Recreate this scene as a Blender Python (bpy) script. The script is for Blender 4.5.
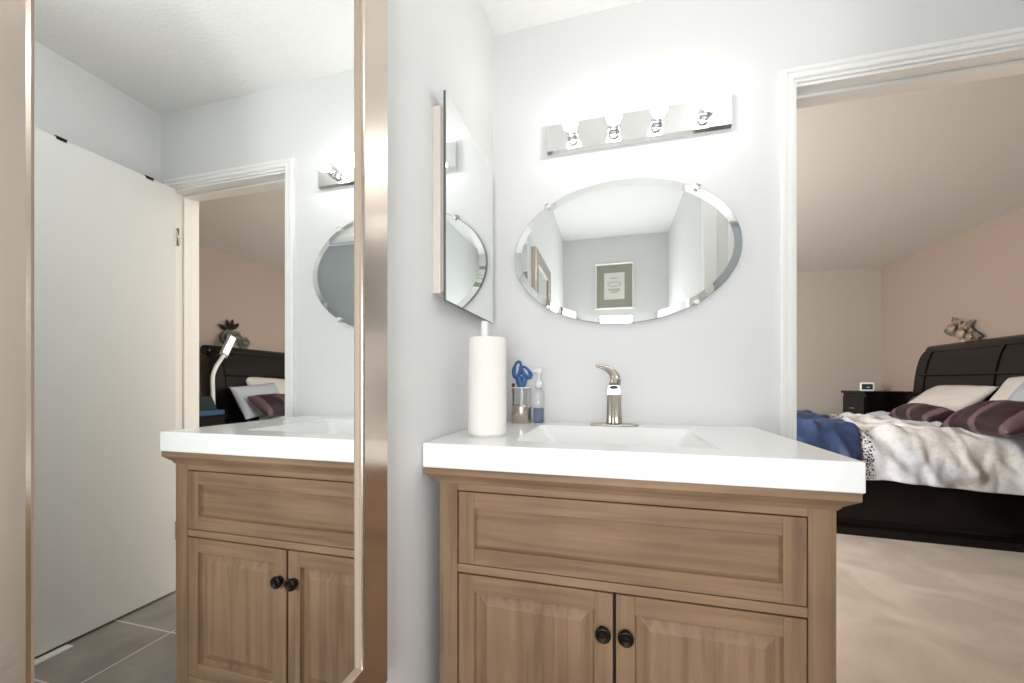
import bpy, bmesh, math, random
from mathutils import Vector, Matrix, noise
random.seed(7)
S = bpy.context.scene
for o in list(bpy.data.objects): bpy.data.objects.remove(o)
COL = S.collection
PI = math.pi

# ---------------------------------------------------------------- camera, world, exposure
cam_d = bpy.data.cameras.new('camera'); cam = bpy.data.objects.new('camera', cam_d); COL.objects.link(cam)
cam_d.sensor_width = 36; cam_d.lens = 36*383.6/1024; cam_d.shift_y = 0.0398
cam_d.clip_start = 0.02; cam_d.clip_end = 60
cam.location = (0.4607, -1.4727, 1.0641); cam.rotation_euler = (PI/2, 0, 0.2539)
S.camera = cam
S.view_settings.view_transform = 'Standard'; S.view_settings.look = 'None'
S.view_settings.gamma = 1; S.view_settings.use_curve_mapping = False
S.view_settings.exposure = 0.72
w = bpy.data.worlds.new('world'); S.world = w; w.use_nodes = True
w.node_tree.nodes['Background'].inputs[0].default_value = (0.80, 0.88, 1, 1)
w.node_tree.nodes['Background'].inputs[1].default_value = 1.5

def area(name, loc, rot, sx, sy, power, col=(1, 1, 1)):
    l = bpy.data.lights.new(name, 'AREA'); l.shape = 'RECTANGLE'; l.size = sx; l.size_y = sy
    l.energy = power; l.color = col
    o = bpy.data.objects.new(name, l); COL.objects.link(o); o.location = loc; o.rotation_euler = rot
    return o
# added fill lamps, set at two made-up windows out of view
area('added_bedroom_fill', (-.80, .16, 1.50), (PI/2, 0, 0), 1.2, 1.3, 138, (.94, .975, 1.0))
area('added_rear_fill', (.486, -2.30, 1.06), (PI/2+.22, 0, 0), .36, .72, 11, (0.97, 0.99, 1.0))
BULB = 15.0      # emission strength of the bar's bulbs
DOME = 9.0      # emission strength of the added, unseen globe lamp

# ---------------------------------------------------------------- materials
def newmat(name):
    m = bpy.data.materials.new(name); m.use_nodes = True
    nt = m.node_tree; return m, nt, nt.nodes['Principled BSDF']
def N(nt, t, **k):
    n = nt.nodes.new(t)
    for a, b in k.items(): setattr(n, a, b)
    return n
def simple(name, col, rough=.5, metal=0, spec=.5, bump=0, bscale=60, **kw):
    m, nt, b = newmat(name)
    b.inputs['Base Color'].default_value = (*col, 1); b.inputs['Roughness'].default_value = rough
    b.inputs['Metallic'].default_value = metal; b.inputs['Specular IOR Level'].default_value = spec
    tc = N(nt, 'ShaderNodeTexCoord')
    nz = N(nt, 'ShaderNodeTexNoise'); nz.inputs['Scale'].default_value = bscale; nz.inputs['Detail'].default_value = 4
    nt.links.new(tc.outputs['Object'], nz.inputs['Vector'])
    if kw.get('vary'):
        mx = N(nt, 'ShaderNodeMix', data_type='RGBA'); mx.inputs[6].default_value = (*col, 1)
        mx.inputs[7].default_value = (*kw['vary'], 1)
        n2 = N(nt, 'ShaderNodeTexNoise'); n2.inputs['Scale'].default_value = kw.get('vscale', 3); n2.inputs['Detail'].default_value = 5
        nt.links.new(tc.outputs['Object'], n2.inputs['Vector'])
        rp = N(nt, 'ShaderNodeMapRange'); rp.inputs[1].default_value = .35; rp.inputs[2].default_value = .65
        nt.links.new(n2.outputs['Fac'], rp.inputs[0]); nt.links.new(rp.outputs[0], mx.inputs[0])
        nt.links.new(mx.outputs[2], b.inputs['Base Color'])
    if bump:
        bp = N(nt, 'ShaderNodeBump'); bp.inputs['Strength'].default_value = bump; bp.inputs['Distance'].default_value = kw.get('bdist', .004)
        nt.links.new(nz.outputs['Fac'], bp.inputs['Height']); nt.links.new(bp.outputs['Normal'], b.inputs['Normal'])
    if kw.get('trans'): b.inputs['Transmission Weight'].default_value = kw['trans']; b.inputs['IOR'].default_value = kw.get('ior', 1.45)
    if kw.get('emit'):
        b.inputs['Emission Color'].default_value = (*kw.get('ecol', col), 1); b.inputs['Emission Strength'].default_value = kw['emit']
    if kw.get('sheen'): b.inputs['Sheen Weight'].default_value = kw['sheen']
    return m
def srgb(r, g, b):
    f = lambda c: (c/255/12.92) if c/255 <= .04045 else ((c/255+.055)/1.055)**2.4
    return (f(r), f(g), f(b))
def wood(name, axis, dark, mid, light):
    m, nt, b = newmat(name)
    tc = N(nt, 'ShaderNodeTexCoord'); mp = N(nt, 'ShaderNodeMapping')
    sc = [42, 42, 42]; sc[axis] = 1.8
    mp.inputs['Scale'].default_value = sc
    nt.links.new(tc.outputs['Object'], mp.inputs['Vector'])
    n1 = N(nt, 'ShaderNodeTexNoise'); n1.inputs['Scale'].default_value = 1.1; n1.inputs['Detail'].default_value = 6; n1.inputs['Distortion'].default_value = .6
    nt.links.new(mp.outputs[0], n1.inputs['Vector'])
    cr = N(nt, 'ShaderNodeValToRGB'); e = cr.color_ramp.elements
    e[0].position = .28; e[0].color = (*dark, 1); e[1].position = .74; e[1].color = (*light, 1)
    x = cr.color_ramp.elements.new(.5); x.color = (*mid, 1)
    nt.links.new(n1.outputs['Fac'], cr.inputs['Fac'])
    # broad blotches of stain
    n2 = N(nt, 'ShaderNodeTexNoise'); n2.inputs['Scale'].default_value = 5; n2.inputs['Detail'].default_value = 3
    nt.links.new(tc.outputs['Object'], n2.inputs['Vector'])
    mx = N(nt, 'ShaderNodeMix', data_type='RGBA', blend_type='MULTIPLY'); mx.inputs[0].default_value = .6
    rp = N(nt, 'ShaderNodeMapRange'); rp.inputs[1].default_value = .3; rp.inputs[2].default_value = .7; rp.inputs[3].default_value = .72; rp.inputs[4].default_value = 1.08
    nt.links.new(n2.outputs['Fac'], rp.inputs[0])
    nt.links.new(cr.outputs[0], mx.inputs[6]); nt.links.new(rp.outputs[0], mx.inputs[7])
    nt.links.new(mx.outputs[2], b.inputs['Base Color'])
    b.inputs['Roughness'].default_value = .55; b.inputs['Specular IOR Level'].default_value = .3
    bp = N(nt, 'ShaderNodeBump'); bp.inputs['Strength'].default_value = .12; bp.inputs['Distance'].default_value = .001
    nt.links.new(n1.outputs['Fac'], bp.inputs['Height']); nt.links.new(bp.outputs['Normal'], b.inputs['Normal'])
    return m
WD = (srgb(122, 97, 76), srgb(144, 116, 91), srgb(158, 130, 104))
M = {}
M['wood_v'] = wood('oak_vertical', 2, *WD); M['wood_h'] = wood('oak_horizontal', 0, *WD)
M['wood_in'] = simple('cabinet_interior_shade', srgb(50, 38, 30), .8)  # dark tone puts shade into the gaps between the fronts
M['wall'] = simple('bath_paint', srgb(229, 229, 228), .75, bump=.08, bscale=90)
M['ceil'] = simple('popcorn_ceiling', srgb(246, 246, 243), .95, bump=.3, bscale=75, bdist=.012)
M['bedceil'] = simple('bedroom_ceiling', srgb(222, 219, 212), .95, bump=.15, bscale=60, bdist=.008)
M['taupe'] = simple('taupe_paint', srgb(172, 154, 141), .8, bump=.06)
M['taupe_grey'] = simple('taupe_grey_paint', srgb(182, 172, 160), .8, bump=.06)
M['trim'] = simple('white_gloss_trim', srgb(246, 245, 242), .35, bump=.05, bscale=20)
M['door'] = simple('white_door', srgb(236, 236, 233), .5)
M['greydoor'] = simple('blue_grey_door', srgb(186, 194, 200), .5)
M['counter'] = simple('white_counter', srgb(250, 250, 248), .16)
M['chrome'] = simple('chrome', (.88, .88, .88), .06, 1)
M['nickel'] = simple('brushed_nickel', srgb(190, 182, 172), .26, 1)
M['mirror'] = simple('mirror_silver', (.90, .925, .915), 0, 1)
M['edge'] = simple('mirror_edge', srgb(110, 112, 108), .3, .7)
M['bronze'] = simple('champagne_frame', srgb(208, 194, 182), .22, 1, bump=.03, bscale=120)
M['cream'] = simple('cream_lip', srgb(172, 152, 134), .5)
M['darkmetal'] = simple('oiled_bronze', srgb(48, 42, 38), .32, .9)
M['black'] = simple('black_plastic', srgb(14, 14, 16), .3)
M['cabside'] = simple('cabinet_side', srgb(225, 214, 206), .4, .15)
M['paper'] = simple('paper_towel', srgb(240, 236, 230), .95, bump=.5, bscale=220, bdist=.002)
M['whiteplastic'] = simple('white_plastic', srgb(240, 240, 238), .35)
M['glass'] = simple('clear_glass', (1, 1, 1), .02, trans=1.0)
M['clear'] = simple('clear_plastic', (.97, .98, .98), .08, trans=.9, ior=1.3)
M['blueliq'] = simple('blue_liquid', srgb(130, 150, 205), .1, trans=.35, ior=1.33)
M['bluehandle'] = simple('blue_grip', srgb(38, 92, 150), .4)
M['steel'] = simple('steel', (.6, .6, .62), .25, 1)
M['pencil'] = simple('maroon_plastic', srgb(96, 52, 46), .5)
M['espresso'] = simple('espresso_lacquer', srgb(18, 12, 11), .26, spec=.35, vary=srgb(13, 9, 8), vscale=4)
M['plum'] = simple('plum_satin', srgb(52, 32, 40), .42, bump=.3, bscale=50)
M['mauve'] = simple('mauve_stripe', srgb(138, 112, 122), .5)
M['creamcloth'] = simple('cream_cotton', srgb(214, 207, 199), .85, bump=.3, bscale=30)
M['paleblue'] = simple('pale_blue_cotton', srgb(180, 184, 192), .85, bump=.3, bscale=25)
M['navy'] = simple('navy_quilt', srgb(30, 46, 80), .65, vary=srgb(46, 68, 108), vscale=9, sheen=.1, bump=.4, bscale=18, bdist=.01)
M['mattress'] = simple('mattress_cloth', srgb(210, 205, 198), .9)
M['green'] = simple('dark_green_case', srgb(30, 44, 42), .45)
M['bluebook'] = simple('blue_cover', srgb(52, 84, 120), .5)
M['petal'] = simple('cream_petals', srgb(232, 218, 196), .8, vary=srgb(196, 168, 136), vscale=25)
M['leafdark'] = simple('dark_leaves', srgb(40, 34, 28), .6)
M['leafgrey'] = simple('grey_green_leaves', srgb(150, 150, 134), .7)
M['mat'] = simple('picture_mat', srgb(158, 158, 142), .6)
M['print'] = simple('print_paper', srgb(232, 230, 222), .8)
M['ink'] = simple('grey_ink', srgb(150, 150, 142), .8)
M['frameW'] = simple('silver_white_frame', srgb(238, 238, 230), .3, .2)
M['silver'] = simple('silver_pull', (.75, .73, .7), .25, 1)
M['bulb'] = simple('lit_bulb', (1, .97, .92), .3, emit=BULB, ecol=(1.0, .975, .94))
M['dome'] = simple('fill_globe_glow', (1, 1, 1), .4, emit=DOME, ecol=(.98, .99, 1.0))
M['led'] = simple('lit_led', (1, 1, 1), .4, emit=1.6, ecol=(1, .98, .95))
M['headgrey'] = simple('grey_translucent_shade', srgb(150, 150, 146), .4)
M['satin'] = simple('satin_chrome', (.50, .50, .50), .42, 1)
M['winglass'] = simple('window_glass', (1, 1, 1), .02, trans=1.0)

def carpet():
    m, nt, b = newmat('beige_carpet')
    tc = N(nt, 'ShaderNodeTexCoord')
    n1 = N(nt, 'ShaderNodeTexNoise'); n1.inputs['Scale'].default_value = 2.6; n1.inputs['Detail'].default_value = 4; n1.inputs['Distortion'].default_value = 1.2
    n2 = N(nt, 'ShaderNodeTexNoise'); n2.inputs['Scale'].default_value = 260; n2.inputs['Detail'].default_value = 2
    nt.links.new(tc.outputs['Object'], n1.inputs['Vector']); nt.links.new(tc.outputs['Object'], n2.inputs['Vector'])
    cr = N(nt, 'ShaderNodeValToRGB'); e = cr.color_ramp.elements
    e[0].position = .38; e[0].color = (*srgb(182, 163, 144), 1); e[1].position = .62; e[1].color = (*srgb(204, 188, 170), 1)
    nt.links.new(n1.outputs['Fac'], cr.inputs['Fac']); nt.links.new(cr.outputs[0], b.inputs['Base Color'])
    b.inputs['Roughness'].default_value = 1; b.inputs['Sheen Weight'].default_value = .3
    bp = N(nt, 'ShaderNodeBump'); bp.inputs['Strength'].default_value = .8; bp.inputs['Distance'].default_value = .006
    nt.links.new(n2.outputs['Fac'], bp.inputs['Height']); nt.links.new(bp.outputs['Normal'], b.inputs['Normal'])
    return m
def tiles():
    m, nt, b = newmat('grey_tile')
    tc = N(nt, 'ShaderNodeTexCoord'); mp = N(nt, 'ShaderNodeMapping')
    # tile joints at x = 1.395 + k*0.61 and y = -0.257 - k*0.316
    mp.inputs['Location'].default_value = (-1.395+.61*4, .257+.316*12, 0)
    nt.links.new(tc.outputs['Object'], mp.inputs['Vector'])
    br = N(nt, 'ShaderNodeTexBrick'); br.offset = 0; br.squash = 1
    br.inputs['Scale'].default_value = 1; br.inputs['Brick Width'].default_value = .61; br.inputs['Row Height'].default_value = .316
    br.inputs['Mortar Size'].default_value = .0035; br.inputs['Mortar Smooth'].default_value = .1
    br.inputs['Color1'].default_value = (*srgb(156, 149, 141), 1); br.inputs['Color2'].default_value = (*srgb(164, 157, 149), 1)
    br.inputs['Mortar'].default_value = (*srgb(236, 230, 220), 1)
    nt.links.new(mp.outputs[0], br.inputs['Vector'])
    n1 = N(nt, 'ShaderNodeTexNoise'); n1.inputs['Scale'].default_value = 6; n1.inputs['Detail'].default_value = 6
    nt.links.new(tc.outputs['Object'], n1.inputs['Vector'])
    mx = N(nt, 'ShaderNodeMix', data_type='RGBA', blend_type='OVERLAY'); mx.inputs[0].default_value = .5
    nt.links.new(br.outputs['Color'], mx.inputs[6]); nt.links.new(n1.outputs['Fac'], mx.inputs[7])
    nt.links.new(mx.outputs[2], b.inputs['Base Color']); b.inputs['Roughness'].default_value = .4
    bp = N(nt, 'ShaderNodeBump', invert=True); bp.inputs['Strength'].default_value = .4; bp.inputs['Distance'].default_value = .002
    nt.links.new(br.outputs['Fac'], bp.inputs['Height']); nt.links.new(bp.outputs['Normal'], b.inputs['Normal'])
    return m
M['carpet'] = carpet(); M['tile'] = tiles()
def duvet_mat():
    m, nt, b = newmat('duvet_cloth')
    tc = N(nt, 'ShaderNodeTexCoord'); sp = N(nt, 'ShaderNodeSeparateXYZ'); nt.links.new(tc.outputs['Object'], sp.inputs[0])
    def mth(op, a, bb):
        n = N(nt, 'ShaderNodeMath', operation=op)
        for i, v in enumerate((a, bb)):
            if isinstance(v, (int, float)): n.inputs[i].default_value = v
            else: nt.links.new(v, n.inputs[i])
        return n.outputs[0]
    # distance past the printed border line, which runs slanting across the bed
    d = mth('SUBTRACT', mth('SUBTRACT', sp.outputs[0], mth('MULTIPLY', sp.outputs[1], .22)), -1.20)
    nz = N(nt, 'ShaderNodeTexNoise'); nz.inputs['Scale'].default_value = 14; nz.inputs['Detail'].default_value = 3
    nt.links.new(tc.outputs['Object'], nz.inputs['Vector'])
    d2 = mth('ADD', d, mth('MULTIPLY', mth('SUBTRACT', nz.outputs['Fac'], .5), .10))
    band = N(nt, 'ShaderNodeMapRange'); band.inputs[1].default_value = .15; band.inputs[2].default_value = .20; band.inputs[3].default_value = 1; band.inputs[4].default_value = 0
    nt.links.new(d2, band.inputs[0])
    spk = N(nt, 'ShaderNodeTexVoronoi'); spk.inputs['Scale'].default_value = 72
    nt.links.new(tc.outputs['Object'], spk.inputs['Vector'])
    spm = mth('LESS_THAN', spk.outputs['Distance'], .47)
    zone = mth('MULTIPLY', mth('GREATER_THAN', d2, .06), mth('LESS_THAN', d2, .23))
    spz = mth('MULTIPLY', spm, zone)
    # cream to pale blue print
    n2 = N(nt, 'ShaderNodeTexNoise'); n2.inputs['Scale'].default_value = 3.2; n2.inputs['Detail'].default_value = 3
    nt.links.new(tc.outputs['Object'], n2.inputs['Vector'])
    cr = N(nt, 'ShaderNodeValToRGB'); e = cr.color_ramp.elements
    e[0].position = .44; e[0].color = (*srgb(238, 235, 230), 1); e[1].position = .58; e[1].color = (*srgb(218, 222, 230), 1)
    nt.links.new(n2.outputs['Fac'], cr.inputs['Fac'])
    n3 = N(nt, 'ShaderNodeTexNoise'); n3.inputs['Scale'].default_value = 45; n3.inputs['Detail'].default_value = 5
    nt.links.new(tc.outputs['Object'], n3.inputs['Vector'])
    mo = N(nt, 'ShaderNodeMix', data_type='RGBA'); mo.inputs[7].default_value = (*srgb(204, 198, 190), 1)
    r3 = N(nt, 'ShaderNodeMapRange'); r3.inputs[1].default_value = .5; r3.inputs[2].default_value = .62; r3.inputs[4].default_value = .4
    nt.links.new(n3.outputs['Fac'], r3.inputs[0]); nt.links.new(r3.outputs[0], mo.inputs[0]); nt.links.new(cr.outputs[0], mo.inputs[6])
    m1 = N(nt, 'ShaderNodeMix', data_type='RGBA'); m1.inputs[7].default_value = (*srgb(158, 140, 146), 1)
    nt.links.new(band.outputs[0], m1.inputs[0]); nt.links.new(mo.outputs[2], m1.inputs[6])
    m2 = N(nt, 'ShaderNodeMix', data_type='RGBA'); m2.inputs[7].default_value = (*srgb(78, 66, 72), 1)
    nt.links.new(spz, m2.inputs[0]); nt.links.new(m1.outputs[2], m2.inputs[6])
    nt.links.new(m2.outputs[2], b.inputs['Base Color']); b.inputs['Roughness'].default_value = .8
    bp = N(nt, 'ShaderNodeBump'); bp.inputs['Strength'].default_value = .35; bp.inputs['Distance'].default_value = .006
    nt.links.new(n3.outputs['Fac'], bp.inputs['Height']); nt.links.new(bp.outputs['Normal'], b.inputs['Normal'])
    return m
M['duvet'] = duvet_mat()
def stripe_mat(name, axis, per, off, wdt):
    m, nt, b = newmat(name)
    tc = N(nt, 'ShaderNodeTexCoord'); sp = N(nt, 'ShaderNodeSeparateXYZ'); nt.links.new(tc.outputs['Object'], sp.inputs[0])
    a = N(nt, 'ShaderNodeMath', operation='ADD'); a.inputs[1].default_value = off; nt.links.new(sp.outputs[axis], a.inputs[0])
    pp = N(nt, 'ShaderNodeMath', operation='PINGPONG'); pp.inputs[1].default_value = per/2; nt.links.new(a.outputs[0], pp.inputs[0])
    lt = N(nt, 'ShaderNodeMath', operation='LESS_THAN'); lt.inputs[1].default_value = wdt/2; nt.links.new(pp.outputs[0], lt.inputs[0])
    mx = N(nt, 'ShaderNodeMix', data_type='RGBA'); mx.inputs[6].default_value = (*srgb(46, 25, 33), 1); mx.inputs[7].default_value = (*srgb(104, 82, 88), 1)
    nt.links.new(lt.outputs[0], mx.inputs[0]); nt.links.new(mx.outputs[2], b.inputs['Base Color'])
    b.inputs['Roughness'].default_value = .4
    return m
M['stripe'] = stripe_mat('plum_striped_satin', 0, .21, .02, .05)

# ---------------------------------------------------------------- mesh helpers
class MB:
    def __init__(s): s.bm = bmesh.new()
    def box(s, x0, x1, y0, y1, z0, z1, bev=0, mi=0, seg=2):
        b = bmesh.new()
        vs = [b.verts.new((x, y, z)) for x in (x0, x1) for y in (y0, y1) for z in (z0, z1)]
        for f in ((0, 1, 3, 2), (4, 6, 7, 5), (0, 4, 5, 1), (2, 3, 7, 6), (0, 2, 6, 4), (1, 5, 7, 3)): b.faces.new([vs[i] for i in f])
        if bev: bmesh.ops.bevel(b, geom=b.edges[:], offset=bev, segments=seg, affect='EDGES', profile=.5)
        s.merge(b, mi); return s
    def merge(s, b, mi=0, smooth=False):
        bmesh.ops.recalc_face_normals(b, faces=b.faces[:])
        mp = {v: s.bm.verts.new(v.co) for v in b.verts}
        for f in b.faces:
            try: nf = s.bm.faces.new([mp[v] for v in f.verts]); nf.material_index = mi; nf.smooth = smooth or f.smooth
            except ValueError: pass
        b.free()
    def loft(s, rings, mi=0, cap=True, smooth=True, closed=False):
        b = bmesh.new(); R = [[b.verts.new(p) for p in r] for r in rings]; n = len(rings[0])
        pairs = list(zip(R, R[1:])) + ([(R[-1], R[0])] if closed else [])
        for A, B in pairs:
            for i in range(n):
                f = b.faces.new((A[i], A[(i+1) % n], B[(i+1) % n], B[i])); f.smooth = smooth
        if cap and not closed:
            b.faces.new(R[0][::-1]); b.faces.new(R[-1])
        s.merge(b, mi); return s
    def lathe(s, prof, c, axis='z', n=32, mi=0, cap=True, smooth=True):
        rings = []
        for r, h in prof:
            ring = []
            for i in range(n):
                a = 2*PI*i/n; u, v = r*math.cos(a), r*math.sin(a)
                p = {'z': (u, v, h), 'y': (u, h, v), 'x': (h, u, v)}[axis]
                ring.append(tuple(c[k]+p[k] for k in range(3)))
            rings.append(ring)
        return s.loft(rings, mi, cap, smooth)
    def tube(s, pts, rad, n=12, mi=0, flat=1.0, closed=False):
        pts = [Vector(p) for p in pts]; m = len(pts)
        if not hasattr(rad, '__len__'): rad = [rad]*m
        rings = []; up = None
        for i, p in enumerate(pts):
            if closed: t = (pts[(i+1) % m]-pts[i-1]).normalized()
            else: t = (pts[min(i+1, m-1)]-pts[max(i-1, 0)]).normalized()
            if up is None: up = Vector((0, 1, 0)) if abs(t.y) < .9 else Vector((1, 0, 0))
            a = (up - t*up.dot(t)).normalized(); bb = t.cross(a); up = a
            rings.append([tuple(p + a*math.cos(2*PI*k/n)*rad[i]*flat + bb*math.sin(2*PI*k/n)*rad[i]) for k in range(n)])
        return s.loft(rings, mi, True, True, closed)
    def prism(s, poly, ax, a0, a1, mi=0, smooth=False, bev=0):   # 2-d polygon swept along an axis
        def P(p, t): return {'x': (t, p[0], p[1]), 'y': (p[0], t, p[1]), 'z': (p[0], p[1], t)}[ax]
        b = bmesh.new(); A = [b.verts.new(P(p, a0)) for p in poly]; B = [b.verts.new(P(p, a1)) for p in poly]; n = len(poly)
        b.faces.new(A); b.faces.new(B[::-1])
        for i in range(n): f = b.faces.new((A[i], B[i], B[(i+1) % n], A[(i+1) % n])); f.smooth = smooth
        bmesh.ops.recalc_face_normals(b, faces=b.faces[:])
        if bev: bmesh.ops.bevel(b, geom=b.edges[:], offset=bev, segments=2, affect='EDGES')
        s.merge(b, mi); return s
    def build(s, name, mats, parent=None, loc=None):
        me = bpy.data.meshes.new(name); s.bm.to_mesh(me); s.bm.free()
        for m in (mats if isinstance(mats, (list, tuple)) else [mats]): me.materials.append(M[m])
        o = bpy.data.objects.new(name, me); COL.objects.link(o)
        if parent: o.parent = parent
        if loc:
            me.transform(Matrix.Translation(-Vector(loc))); o.location = loc
        return o
def smoothpath(P, n=8):
    P = [Vector(p) for p in P]; out = []
    for i in range(len(P)-1):
        p0, p1, p2, p3 = P[max(i-1, 0)], P[i], P[i+1], P[min(i+2, len(P)-1)]
        for k in range(n):
            t = k/n
            out.append(.5*((2*p1)+(p2-p0)*t+(2*p0-5*p1+4*p2-p3)*t*t+(3*p1-p0-3*p2+p3)*t**3))
    out.append(P[-1]); return out
def lerpl(a, n):    # resample list of radii
    out = []
    for i in range(len(a)-1): out += [a[i]+(a[i+1]-a[i])*k/n for k in range(n)]
    return out+[a[-1]]
def tag(o, label, cat, group=None):
    o['label'] = label; o['category'] = cat
    if group: o['group'] = group
    return o
def thing(name, label, cat, loc=(0, 0, 0), rz=0, group=None):
    o = bpy.data.objects.new(name, None); COL.objects.link(o); o.empty_display_size = .05
    o.location = loc; o.rotation_euler = (0, 0, rz); return tag(o, label, cat, group)
def struct(o): o['kind'] = 'structure'; return o

# ---------------------------------------------------------------- the rooms
H = 2.4548; RW = 1.851; BY = -2.36; PX = .971; PY = -.895; XB = 3.62; YB = 4.13; WT = .115
DX0, DX1, DZ = 1.052, 1.758, 2.045    # clear doorway
struct(MB().box(-.1, 0, BY-.1, 0, 0, H).build('wall_left', 'wall'))
def wallback():
    m = MB()     # bathroom face is slot 0, bedroom face slot 1
    for x0, x1, z0, z1 in ((-1.6, -1.4, 0, H), (-.2, DX0-.012, 0, H), (-1.4, -.2, 0, .85), (-1.4, -.2, 2.15, H), (DX1+.012, XB+.1, 0, H), (DX0-.012, DX1+.012, DZ+.012, H)):
        m.box(x0, x1, 0, WT*.5, z0, z1, 0, 0); m.box(x0, x1, WT*.5, WT, z0, z1, 0, 1)
    return m.build('wall_back', ['wall', 'taupe_grey'])
struct(wallback())
struct(MB().box(RW, RW+.1, PY-.05, 0, 0, H).build('wall_right', 'wall'))
m = MB()
for a in ((-.1, .28, 0, H), (.692, PX, 0, H), (.28, .692, 0, .68), (.28, .692, 1.45, H)): m.box(a[0], a[1], BY-.1, BY, a[2], a[3])
struct(m.build('wall_rear', 'wall'))
m = MB()
for a in ((.28, .31, .68, 1.45), (.662, .692, .68, 1.45), (.31, .662, .68, .71), (.31, .662, 1.42, 1.45)): m.box(a[0], a[1], BY-.07, BY-.01, a[2], a[3], .003)
w2 = struct(m.build('added_window_2', 'trim')); MB().box(.31, .662, BY-.045, BY-.04, .71, 1.42).build('added_window_pane', 'winglass', w2)  # unseen window, made up to go with the rear fill lamp
def partition():
    m = MB(); m.box(PX, PX+.1, BY-.1, PY, 0, H)
    m.box(PX+.1, 1.12, PY-.1, PY, 0, H); m.box(1.80, RW+.1, PY-.1, PY, 0, H); m.box(1.12, 1.80, PY-.1, PY, 2.06, H)
    return m.build('wall_partition', 'wall')
struct(partition())
struct(MB().box(-.1, RW+.1, BY-.1, .0, H, H+.08).build('ceiling', 'ceil'))
struct(MB().box(-.1, RW+.1, BY-.1, .06, -.08, 0).build('floor', 'tile'))
struct(MB().box(-1.6, XB+.1, .0, YB+.1, H, H+.08).build('ceiling.001', 'bedceil'))
struct(MB().box(-1.6, XB+.1, .06, YB+.1, -.08, .0).build('floor.001', 'carpet'))
struct(MB().box(-1.6, XB+.1, YB, YB+.1, 0, H).build('wall_far', 'taupe_grey'))
struct(MB().box(XB, XB+.1, WT, YB, 0, H).build('wall_headboard_side', 'taupe'))
struct(MB().box(-1.6, -1.5, WT, YB, 0, H).build('wall_bedroom_left', 'taupe'))
wn = MB()
for a in ((-1.40, -1.35, .85, 2.15), (-.25, -.20, .85, 2.15), (-1.35, -.25, .85, .90), (-1.35, -.25, 2.10, 2.15), (-.82, -.78, .90, 2.10)): wn.box(a[0], a[1], .02, .10, a[2], a[3], .003)
wn = struct(wn.build('added_window_1', 'trim'))  # unseen window, added to go with the bedroom fill lamp
MB().box(-1.35, -.25, .05, .056, .9, 2.1).build('added_window_pane', 'winglass', wn)

# doorway casing: profile stepped towards the wall, header over both legs, jamb and stop
def casing():
    m = MB(); o0, o1, z1 = 1.0046, 1.806, 2.104
    prof = [(0, .0), (0, -.012), (.006, -.017), (.016, -.017), (.019, -.012), (.024, -.012), (.028, -.016), (.037, -.016), (.041, -.009), (.048, -.009), (.0495, -.006), (.0495, 0)]
    # mitred ring of three runs
    def ring(corner):   # corner: (x, z, sx, sz)
        x, z, sx, sz = corner
        return [(x+sx*p[0], p[1], z+sz*p[0]) for p in prof]
    m.loft([ring((o0, 0, 1, 0)), ring((o0, z1, 1, -1)), ring((o1, z1, -1, -1)), ring((o1, 0, -1, 0))], smooth=False)
    return m
tr = struct(casing().build('trim_1', 'trim'))
jb = MB()
jb.box(DX0, DX0+.002, .0, WT, 0, DZ); jb.box(DX0-.012, DX0, -.002, WT+.002, 0, DZ+.012); jb.box(DX1, DX1+.012, -.002, WT+.002, 0, DZ+.012); jb.box(DX0, DX1, -.002, WT+.002, DZ, DZ+.012)
jb.box(DX0, DX0+.011, .042, .078, 0, DZ, .002); jb.box(DX1-.011, DX1, .042, .078, 0, DZ, .002); jb.box(DX0+.011, DX1-.011, .042, .078, DZ-.011, DZ, .002)
jb.build('door_jamb', 'trim', tr)
ck = MB()
for x, l in ((1.115, .05), (1.17, .016), (1.26, .03), (1.40, .02)): ck.box(x, x+l, -.0035, -.0022, DZ+.010, DZ+.0115)
ck.build('paint_crack', 'darkmetal', tr)
cb = MB()   # casing on the bedroom side
for a in ((DX0-.055, DX0-.004, 0, 2.10), (DX1+.004, DX1+.055, 0, 2.10), (DX0-.055, DX1+.055, 2.052, 2.10)): cb.box(a[0], a[1], WT, WT+.014, a[2], a[3], .003)
struct(cb.build('trim_2', 'trim'))

# open door leaf against the right wall
LX = 1.713; LY0, LY1 = -.022, -.712
d1 = struct(MB().box(LX, LX+.035, LY1, LY0, .012, 2.04, .0015).build('door_1', 'door'))
for z in (1.80, .316):
    h = MB(); h.box(LX-.004, LX+.001, LY0-.004, LY0+.002, z-.045, z+.045); h.lathe([(.006, z-.045), (.006, z+.045)], (LX-.004, LY0+.007, 0), n=12)
    h.build('hinge', 'nickel', d1)
kn = MB(); kn.lathe([(.028, 0), (.028, -.006), (.011, -.009), (.011, -.03), (.024, -.036), (.028, -.05), (.02, -.062), (0.004, -.066)], (LX, -.655, .95), 'x', 24)
kn.build('knob', 'nickel', d1)
for y, lab in ((-.439, 'dark over-door hook farther from the doorway, capping the open white door'), (-.136, 'dark over-door hook nearer the hinges, capping the open white door')):
    m = MB(); m.box(LX-.003, LX+.038, y-.017, y+.017, 2.0405, 2.0435); m.box(LX-.0035, LX-.0008, y-.015, y+.015, 2.031, 2.0435); m.box(LX+.0358, LX+.0385, y-.017, y+.017, 1.98, 2.0435)
    tag(m.build('over_door_hook', 'darkmetal'), lab, 'hook', 'hooks over the open door')
m = MB(); m.box(LX-.045, LX-.008, -.70, -.425, .0005, .009, .002)
tag(m.build('floor_strip', 'trim'), 'short white strip lying on the tiles along the foot of the open door', 'trim strip')

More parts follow.
